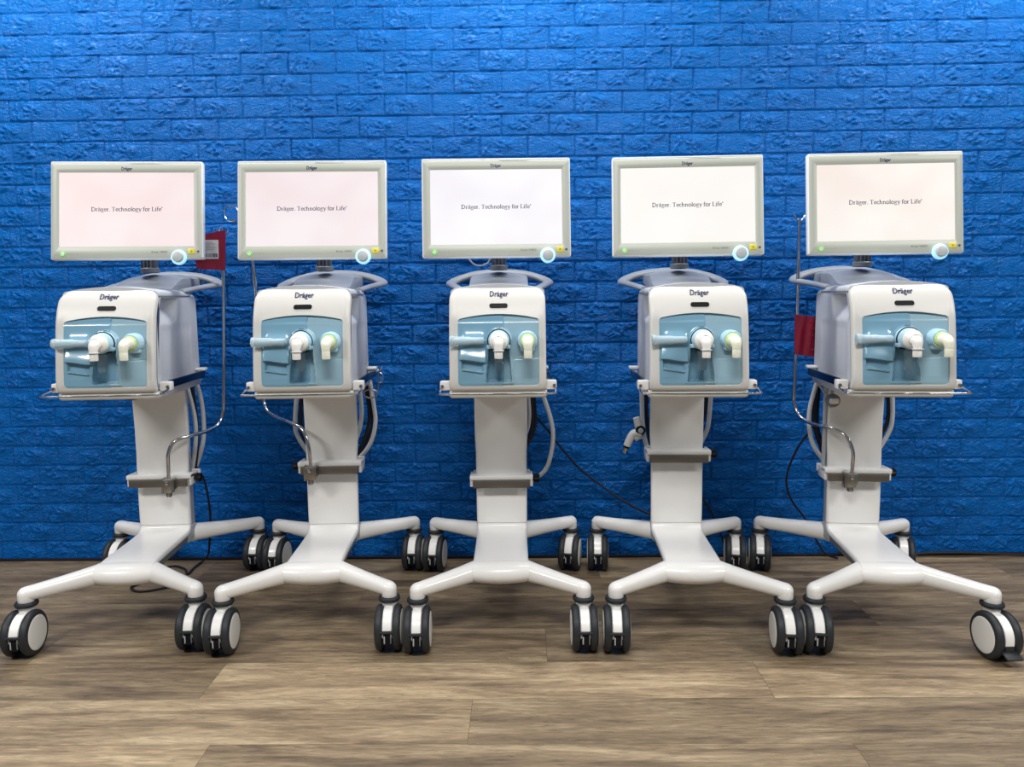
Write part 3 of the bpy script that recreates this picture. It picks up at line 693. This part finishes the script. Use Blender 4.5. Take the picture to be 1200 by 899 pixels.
HOSES = [[('w', [(0.062, 0.6, 0.80), (0.087, 0.6, 0.66), (0.084, 0.6, 0.557), (0.065, 0.6, 0.453)]), ('k', [(0.076, 0.62, 0.80), (0.086, 0.62, 0.656), (0.084, 0.62, 0.553), (0.067, 0.62, 0.441)]), ('w', [(0.085, 0.64, 0.81), (0.105, 0.64, 0.70), (0.101, 0.64, 0.56), (0.06, 0.64, 0.437)])],
[('w', [(0.131, 0.62, 0.80), (0.146, 0.62, 0.684), (0.148, 0.62, 0.633), (0.136, 0.62, 0.574), (0.11, 0.62, 0.523), (0.06, 0.62, 0.470)]), ('w', [(0.092, 0.6, 0.79), (0.099, 0.6, 0.688), (0.09, 0.6, 0.62), (0.067, 0.6, 0.552)]), ('k', [(0.11, 0.63, 0.79), (0.124, 0.63, 0.666), (0.107, 0.63, 0.58), (0.064, 0.63, 0.484)]), ('k', [(0.114, 0.65, 0.79), (0.134, 0.65, 0.662), (0.122, 0.65, 0.583), (0.06, 0.65, 0.479)]), ('w', [(-0.145, 0.6, 0.80), (-0.163, 0.6, 0.641), (-0.153, 0.6, 0.58), (-0.10, 0.6, 0.49)]), ('k', [(-0.13, 0.61, 0.80), (-0.144, 0.61, 0.639), (-0.133, 0.61, 0.578), (-0.09, 0.61, 0.50)])],
[('w', [(0.150, 0.6, 0.80), (0.163, 0.6, 0.743), (0.193, 0.6, 0.648), (0.203, 0.6, 0.573), (0.192, 0.6, 0.494), (0.165, 0.6, 0.432), (0.09, 0.6, 0.381)]), ('w', [(0.10, 0.58, 0.80), (0.109, 0.58, 0.669), (0.098, 0.58, 0.601), (0.070, 0.58, 0.551)]), ('k', [(0.115, 0.6, 0.80), (0.123, 0.6, 0.648), (0.108, 0.6, 0.563), (0.070, 0.6, 0.485)]), ('k', [(0.125, 0.62, 0.80), (0.133, 0.62, 0.645), (0.119, 0.62, 0.57), (0.07, 0.62, 0.50)])],
[('w', [(-0.12, 0.6, 0.80), (-0.114, 0.6, 0.629), (-0.1, 0.6, 0.545), (-0.062, 0.6, 0.459)]), ('w', [(0.150, 0.6, 0.80), (0.143, 0.6, 0.645), (0.128, 0.6, 0.578), (0.08, 0.6, 0.49)]), ('k', [(-0.098, 0.61, 0.80), (-0.096, 0.61, 0.628), (-0.07, 0.61, 0.51)]), ('k', [(0.133, 0.61, 0.80), (0.128, 0.61, 0.661), (0.09, 0.61, 0.56)])],
[('w', [(-0.105, 0.6, 0.80), (-0.132, 0.6, 0.677), (-0.129, 0.6, 0.594), (-0.108, 0.6, 0.527), (-0.057, 0.6, 0.459)]), ('k', [(-0.1, 0.61, 0.80), (-0.113, 0.61, 0.676), (-0.104, 0.61, 0.592), (-0.068, 0.61, 0.491)]), ('k', [(-0.085, 0.63, 0.80), (-0.095, 0.63, 0.673), (-0.085, 0.63, 0.578), (-0.05, 0.63, 0.504)]), ('w', [(0.165, 0.6, 0.80), (0.175, 0.6, 0.652), (0.16, 0.6, 0.579), (0.10, 0.6, 0.47)]), ('k', [(0.155, 0.61, 0.80), (0.163, 0.61, 0.66), (0.148, 0.61, 0.594), (0.09, 0.61, 0.50)])]]
ROOTS = []
for i, d in enumerate(DEV):
    root = bpy.data.objects.new('medical_ventilator', None); C.objects.link(root)
    root.location = (d['p'][0], d['p'][1], 0); root.rotation_euler = (0, 0, d['p'][2]); root.empty_display_size = .1
    tag(root, LABELS[i], 'ventilator', 'medical ventilators standing in a row'); ROOTS.append(root)
    dz = d['dz']
    part('platform', 'platform', p_platform, root); part('column', 'column', p_column, root); part('frame', 'column_frame', p_frame, root)
    for fr in (1, 0):
        for s in (-1, 1): part(('leg', fr, s), 'leg', lambda: p_leg(fr, s), root)
    yaw = d['p'][2]
    for (x, y), b in zip(((-.267, 0), (.267, 0), (-.2806, .716), (.2806, .716)), d['b']):
        caster(root, x, y, R_(b)-yaw, i == 4 and x > 0 and y == 0)
    sh = part('shelf', 'shelf', p_shelf, root, (0, 0, dz))
    part('rod', 'front_rod', p_rod, sh)
    for s in (-1, 1): part(('blk', s), 'rod_clamp', lambda: p_rodblock(s), sh); part(('rail', s), 'side_rail', lambda: p_rail(s), sh)
    hs = part('housing', 'housing', p_housing, root, (0, 0, dz)); part('topcover', 'top_cover', p_topcover, hs)
    bz = part('bezel', 'front_shell', p_bezel, root, (0, 0, dz)); part('slot', 'sensor_slot', p_slot, bz)
    zt = 1.134
    text('logo', 'Dräger', .030, bz, (.005, fv(zt)-.0014, zt), (PI/2-.55, 0, 0), 'navy', .0005, .060)
    pn = part('panelR', 'front_panel', lambda: p_panel('R'), root, (0, 0, dz))
    part('panelL', 'panel_door', lambda: p_panel('L'), pn)
    part('valve', 'expiratory_valve', p_valve, pn); part('port', 'inspiratory_port', p_port, pn); part('trap', 'water_trap', p_trap, pn); part('ft', 'flow_tube', p_flowtube, pn)
    part('handle', 'handle', p_handle, root, (0, 0, dz)); part('neck', 'neck', p_neck, root, (0, 0, dz))
    mx, mz, my, mt = d['mon']
    mo = part('monitor', 'monitor', p_monitor, root, (mx, .310, mz), (-mt, 0, my))
    part('fascia', 'fascia', p_fascia, mo); part(('screen', i), 'screen', lambda: p_screen(SCR[i]), mo)
    text('logo', 'Dräger', .0165, mo, (0, -.0042, .1435), m='navy', bold=.0004, width=.036)
    put_serif('st', 'screen_text', 'Dräger. Technology for Life*', .0092, .240, mo, (0, -.0031, -.0035))
    text('model_lettering', 'Evita V800', .0105, mo, (.108, -.0042, -.1470), m='faint', width=.052)
    text('key_lettering', '•  • ––  •', .010, mo, (-.181, -.0042, -.1520), m='faint', width=.034)
    part('knob', 'rotary_knob', p_knob, mo); part('power', 'power_key', p_power, mo); part('alarm', 'alarm_key', p_alarm, mo); part('dot', 'sound_key', p_dot, mo)
    ab = part('bar', 'accessory_bar', p_bar, root, (0, 0, d['bar'])); part('steel', 'steel_rail', p_steel, ab)
    part(('bk', d['ks']), 'clamp_knob', lambda: p_barknob(d['ks']), ab)
    for kind, P in HOSES[i]:
        mb = MB(); mb.tube(P, .0085 if kind == 'w' else .0072, 'hose' if kind == 'w' else 'cable', 10, 6)
        mb.build('gas_hose' if kind == 'w' else 'coiled_cable', root)

# extra pieces only one of them has
mb = MB(); mb.tube([(-.115, .39, 1.30), (-.105, .39, 1.262), (-.085, .39, 1.240), (-.060, .39, 1.236), (-.035, .39, 1.248), (-.02, .39, 1.285)], .003, 'lgrey', 8, 6); mb.build('cable_loop', ROOTS[2])
mb = MB(); mb.tube([(-.147, .44, .80), (-.147, .44, .765)], .006, 'frame', 8); mb.build('cable_end', ROOTS[2])
mb = MB(); mb.tube([(-.07, .35, .80), (-.06, .34, .78), (-.03, .34, .776), (0, .35, .785), (.02, .36, .80)], .006, 'cable', 8); mb.build('cable_loop', ROOTS[0])
# pole accessory hook on the second one
mb = MB(); mb.box((.155, .50, .853), (.060, .012, .010), 'lgrey', .003); mb.tube([(.183, .50, .853), (.183, .50, .80), (.180, .50, .775)], .003, 'steel', 8, 4)
mb.tube([(.200, .50, .866), (.192, .50, .855), (.188, .50, .845), (.198, .50, .838), (.201, .50, .822), (.196, .50, .808), (.186, .50, .806)], .002, 'chrome', 8, 4)
mb.tube([(.153+.026*math.cos(a), .49, .765+.016*math.sin(a)) for a in [2*PI*k/14 for k in range(15)]], .0028, 'steel', 8, 2)
mb.lathe([(.002, .795), (.006, .785), (.007, .775), (.007, .755)], 'hose', 12, (.155, .50, 0)); mb.build('cable_hook', ROOTS[1])
# sensor holder hanging at the left side of the fifth one
mb = MB(); mb.lathe([(.004, -.014), (.021, -.012), (.024, -.004), (.024, .010), (.018, .014)], 'dframe', 24, (-.112, .395, .742), 'y')
mb.box((-.112, .376, .742), (.034, .014, .020), 'ivory', .009, 4); mb.tube([(-.105, .41, .80), (-.112, .40, .775), (-.112, .40, .755)], .006, 'frame', 8)
mb.tube([(-.150, .44, .795), (-.135, .42, .77), (-.120, .40, .735), (-.116, .40, .715)], .004, 'frame', 8); mb.build('sensor_holder', ROOTS[4])
mb = MB(); mb.tube([(-.108, .49, .80), (-.108, .49, .70), (-.107, .49, .49)], .0075, 'frame', 10, 4); mb.build('gas_hose', ROOTS[4])

def to_world(i, P):
    x, y, t = DEV[i]['p']; c, s = math.cos(t), math.sin(t)
    return [(x+a*c-b*s, y+a*s+b*c, z) for a, b, z in P]
# ------------------------------------------------------------------ infusion poles (clamped on, a thing of their own)
POLES = {0: ([(0.046, 0.405, 0.418), (0.049, 0.405, 0.515), (0.052, 0.405, 0.560), (0.070, 0.42, 0.600), (0.113, 0.46, 0.613), (0.157, 0.53, 0.619), (0.184, 0.58, 0.637), (0.197, 0.6, 0.678), (0.204, 0.6, 0.743), (0.220, 0.6, 1.029), (0.235, 0.6, 1.371)],
              'thin steel pole of the leftmost ventilator, bent up behind a red tag'),
         1: ([(-0.065, 0.405, 0.463), (-0.064, 0.405, 0.529), (-0.070, 0.405, 0.593), (-0.093, 0.42, 0.645), (-0.147, 0.46, 0.665), (-0.213, 0.53, 0.674), (-0.265, 0.58, 0.697), (-0.281, 0.6, 0.745), (-0.284, 0.6, 0.829), (-0.287, 0.6, 1.028), (-0.295, 0.6, 1.257), (-0.31, 0.6, 1.43)],
              'thin steel pole of the second ventilator from left, rising behind its screen, ring hook'),
         4: ([(-0.036, 0.405, 0.43), (-0.030, 0.405, 0.504), (-0.032, 0.405, 0.558), (-0.054, 0.42, 0.608), (-0.099, 0.46, 0.632), (-0.147, 0.53, 0.636), (-0.178, 0.58, 0.66), (-0.19, 0.6, 0.704), (-0.192, 0.6, 0.76), (-0.19, 0.6, 1.006), (-0.193, 0.6, 1.403)],
              'thin steel pole with two top hooks, standing left of the rightmost ventilator')}
for i, (P, lab) in POLES.items():
    root = bpy.data.objects.new('infusion_pole', None); C.objects.link(root)
    root.location = ROOTS[i].location; root.rotation_euler = ROOTS[i].rotation_euler; root.empty_display_size = .05
    tag(root, lab, 'pole', 'steel infusion poles clamped to the ventilators')
    mb = MB(); mb.tube(P, .0068, 'chrome', 14, 7); mb.build('pole', root)
    cx, cz = P[0][0], DEV[i]['bar']-.018
    mb = MB(); mb.box((cx, .403, cz), (.036, .028, .050), 'steel', .003); mb.box((cx-.020, .408, cz), (.006, .034, .056), 'steel', .002); mb.box((cx+.020, .408, cz+.004), (.006, .034, .040), 'steel', .002)
    mb.lathe([(.009, -.042), (.011, -.038), (.011, -.026), (.008, -.022)], 'steel', 16, (cx, .403, cz)); mb.box((cx, .386, cz+.012), (.012, .010, .012), 'chrome', .003); mb.build('clamp', root)
    T = P[-1]
    if i == 1:
        mb = MB(); x0 = T[0]-.058; mb.tube([(T[0], .6, T[2]), (T[0]-.02, .6, T[2]+.012)]+[(x0+.026*math.cos(a), .6, T[2]+.020+.030*math.sin(a)) for a in [R_(40+25*k) for k in range(12)]], .0032, 'chrome', 8, 3); mb.build('hook', root)
    else:
        for s in (-1, 1):
            mb = MB(); mb.tube([(T[0], .6, T[2]-.03), (T[0]+s*.006, .6, T[2]-.008), (T[0]+s*.018, .6, T[2]+.008), (T[0]+s*.022, .6, T[2]+.022)], .0032, 'chrome', 8, 4); mb.build('hook', root)
# ------------------------------------------------------------------ red tag and red pouch
def sheet(mb, quad, th, m, wav=.002, n=14, seed=1):
    rr = random.Random(seed); ph = [rr.uniform(0, 6) for _ in range(4)]; fr, bk = [], []
    for j in range(n+1):
        for k in range(n+1):
            s, t = k/n, j/n
            p = [(quad[0][c]*(1-s)+quad[1][c]*s)*(1-t)+(quad[3][c]*(1-s)+quad[2][c]*s)*t for c in range(3)]
            y = wav*(math.sin(9*s+ph[0])+.6*math.sin(15*s+5*t+ph[1])+.5*math.sin(7*t+ph[2]))
            fr.append((p[0], p[1]+y-th/2, p[2])); bk.append((p[0], p[1]+y+th/2, p[2]))
    N = len(fr); F = []; W_ = n+1
    for j in range(n):
        for k in range(n):
            a = j*W_+k; F.append((a, a+1, a+W_+1, a+W_)); F.append((N+a, N+a+W_, N+a+W_+1, N+a+1))
    for k in range(n):
        F += [(k, N+k, N+k+1, k+1), (n*W_+k, n*W_+k+1, N+n*W_+k+1, N+n*W_+k), (k*W_, (k+1)*W_, N+(k+1)*W_, N+k*W_), (k*W_+n, N+k*W_+n, N+(k+1)*W_+n, (k+1)*W_+n)]
    mb.add(fr+bk, F, m)
root = bpy.data.objects.new('red_tag', None); C.objects.link(root); root.location = ROOTS[0].location; root.rotation_euler = ROOTS[0].rotation_euler
tag(root, 'dark red tag with a white printed label, hanging behind the leftmost screen', 'tag')
mb = MB(); sheet(mb, [(.118, .588, 1.366), (.250, .588, 1.390), (.241, .588, 1.237), (.134, .588, 1.243)], .004, 'red', .0008); mb.build('tag_body', root)
mb = MB(); mb.tube([(.228, .592, 1.375), (.215, .588, 1.395), (.205, .588, 1.398), (.213, .588, 1.380)], .0015, 'chrome', 6, 4); mb.tube([(.225, .594, 1.372), (.238, .588, 1.395), (.232, .588, 1.402), (.224, .588, 1.38)], .0015, 'chrome', 6, 4); mb.build('wire', root)
mb = MB(); sheet(mb, [(.130, .5845, 1.352), (.222, .5845, 1.353), (.219, .5845, 1.281), (.130, .5845, 1.281)], .0015, 'paper', .0004); lab_o = mb.build('printed_label', root)
mb = MB(); rr = random.Random(3); x = .140
while x < .214:
    wd = rr.choice((.0012, .0022, .0032)); mb.box((x+wd/2, .5828, 1.2945), (wd, .0008, .015), 'ink', 0); x += wd+rr.choice((.0012, .002, .003))
for k, (z, x1) in enumerate(((1.345, .200), (1.338, .210), (1.331, .190), (1.324, .212), (1.317, .205), (1.310, .180))): mb.box(((.138+x1)/2, .5828, z), (x1-.138, .0008, .0016), 'faint', 0)
mb.build('label_print', lab_o)
root = bpy.data.objects.new('red_pouch', None); C.objects.link(root); root.location = ROOTS[4].location; root.rotation_euler = ROOTS[4].rotation_euler
tag(root, 'small dark red plastic pouch tied to the pole left of the rightmost ventilator', 'pouch')
mb = MB(); sheet(mb, [(-.203, .588, 1.044), (-.119, .588, 1.034), (-.116, .588, .880), (-.198, .588, .893)], .010, 'red', .0022, 18, 5); mb.build('pouch_body', root)
mb = MB()
for k in range(5): z = 1.015-.026*k; mb.tube([(-.150+.003*k, .5795, z), (-.140, .579, z-.003), (-.130, .5795, z+.002)], .0012, 'red', 6, 3)
mb.box((-.1235, .5815, .960), (.004, .002, .13), 'red', .001); mb.build('seam', root)
# ------------------------------------------------------------------ hose connector hanging on the fourth one
root = bpy.data.objects.new('hose_connector', None); C.objects.link(root); root.location = (.442, -.30, .60)
tag(root, 'pale grey Y-shaped hose connector with a metal tip, left of the fourth column', 'connector')
mb = MB(); mb.tube([(-.012, 0, .058), (-.004, 0, .03), (.002, 0, .010)], [.013, .0145, .015], 'hose', 16, 3)
mb.tube([(.006, 0, -.004), (-.020, 0, -.004), (-.036, 0, -.026), (-.047, 0, -.052)], [.016, .016, .0150, .0140], 'hose', 16, 4)
mb.tube([(.020, .012, -.010), (.004, .004, -.016), (-.018, 0, -.026)], .011, 'hose', 12, 3); mb.build('connector_body', root)
mb = MB(); mb.lathe([(.017, -.006), (.019, .004), (.019, .014), (.013, .016)], 'black', 24, (.003, 0, .010), 'y'); mb.lathe([(.010, .012), (.010, .020), (.004, .022)], 'frame', 18, (.003, 0, .010), 'y'); mb.build('socket', root)
mb = MB(); mb.tube([(-.047, 0, -.051), (-.051, 0, -.060)], [.0125, .012], 'black', 14); mb.tube([(-.051, 0, -.060), (-.056, 0, -.074)], [.009, .0085], 'flesh', 14); mb.tube([(-.056, 0, -.074), (-.058, 0, -.079)], [.011, .011], 'chrome', 14); mb.build('metal_tip', root, )
# ------------------------------------------------------------------ cables
def cable(P, lab, r=.0045, m='cable', name='power_cable'):
    mb = MB(); mb.tube(P, r, m, 8, 7); return tag(mb.build(name), lab, 'cable', 'black power cables behind the ventilators')
cable([(-1.335, -.23, .53), (-1.325, -.2, .464), (-1.308, -.16, .384), (-1.311, -.12, .246), (-1.327, -.10, .13), (-1.350, -.075, .045), (-1.384, -.05, .010), (-1.392, -.12, .006), (-1.388, -.192, .006), (-1.43, -.13, .006), (-1.50, -.10, .006),
       (-1.53, -.20, .006), (-1.45, -.27, .006), (-1.39, -.30, .006), (-1.421, -.346, .006), (-1.492, -.374, .006), (-1.539, -.350, .006), (-1.547, -.309, .006), (-1.498, -.25, .006)],
      'black cable dropping and coiling on the floor behind the leftmost ventilator')
cable([(.00, -.24, .74), (.034, -.22, .67), (.088, -.18, .598), (.159, -.12, .494), (.232, -.08, .406), (.341, -.06, .316), (.431, -.06, .253), (.539, -.06, .200), (.64, -.06, .170)],
      'black cable sagging across the blue wall between the middle and fourth ventilators')
cable([(.64, -.05, .47), (.697, -.05, .361), (.749, -.05, .269), (.778, -.05, .225), (.815, -.05, .147), (.846, -.05, .065), (.87, -.06, .008)], 'short black cable end showing right of the fourth column')
cable([(1.150, -.21, .66), (1.137, -.2, .592), (1.104, -.15, .503), (1.087, -.1, .403), (1.089, -.08, .326), (1.127, -.06, .248), (1.175, -.06, .185), (1.221, -.06, .099), (1.267, -.055, .029), (1.32, -.06, .008)],
      'black cable curving down the wall left of the rightmost ventilator')
cable([(1.42, -.04, .006), (1.615, -.032, .010), (1.70, -.030, .018), (1.84, -.030, .020), (1.98, -.03, .014), (2.2, -.032, .006), (2.5, -.032, .006)], 'black cable lying along the wall foot at far right', .0055)
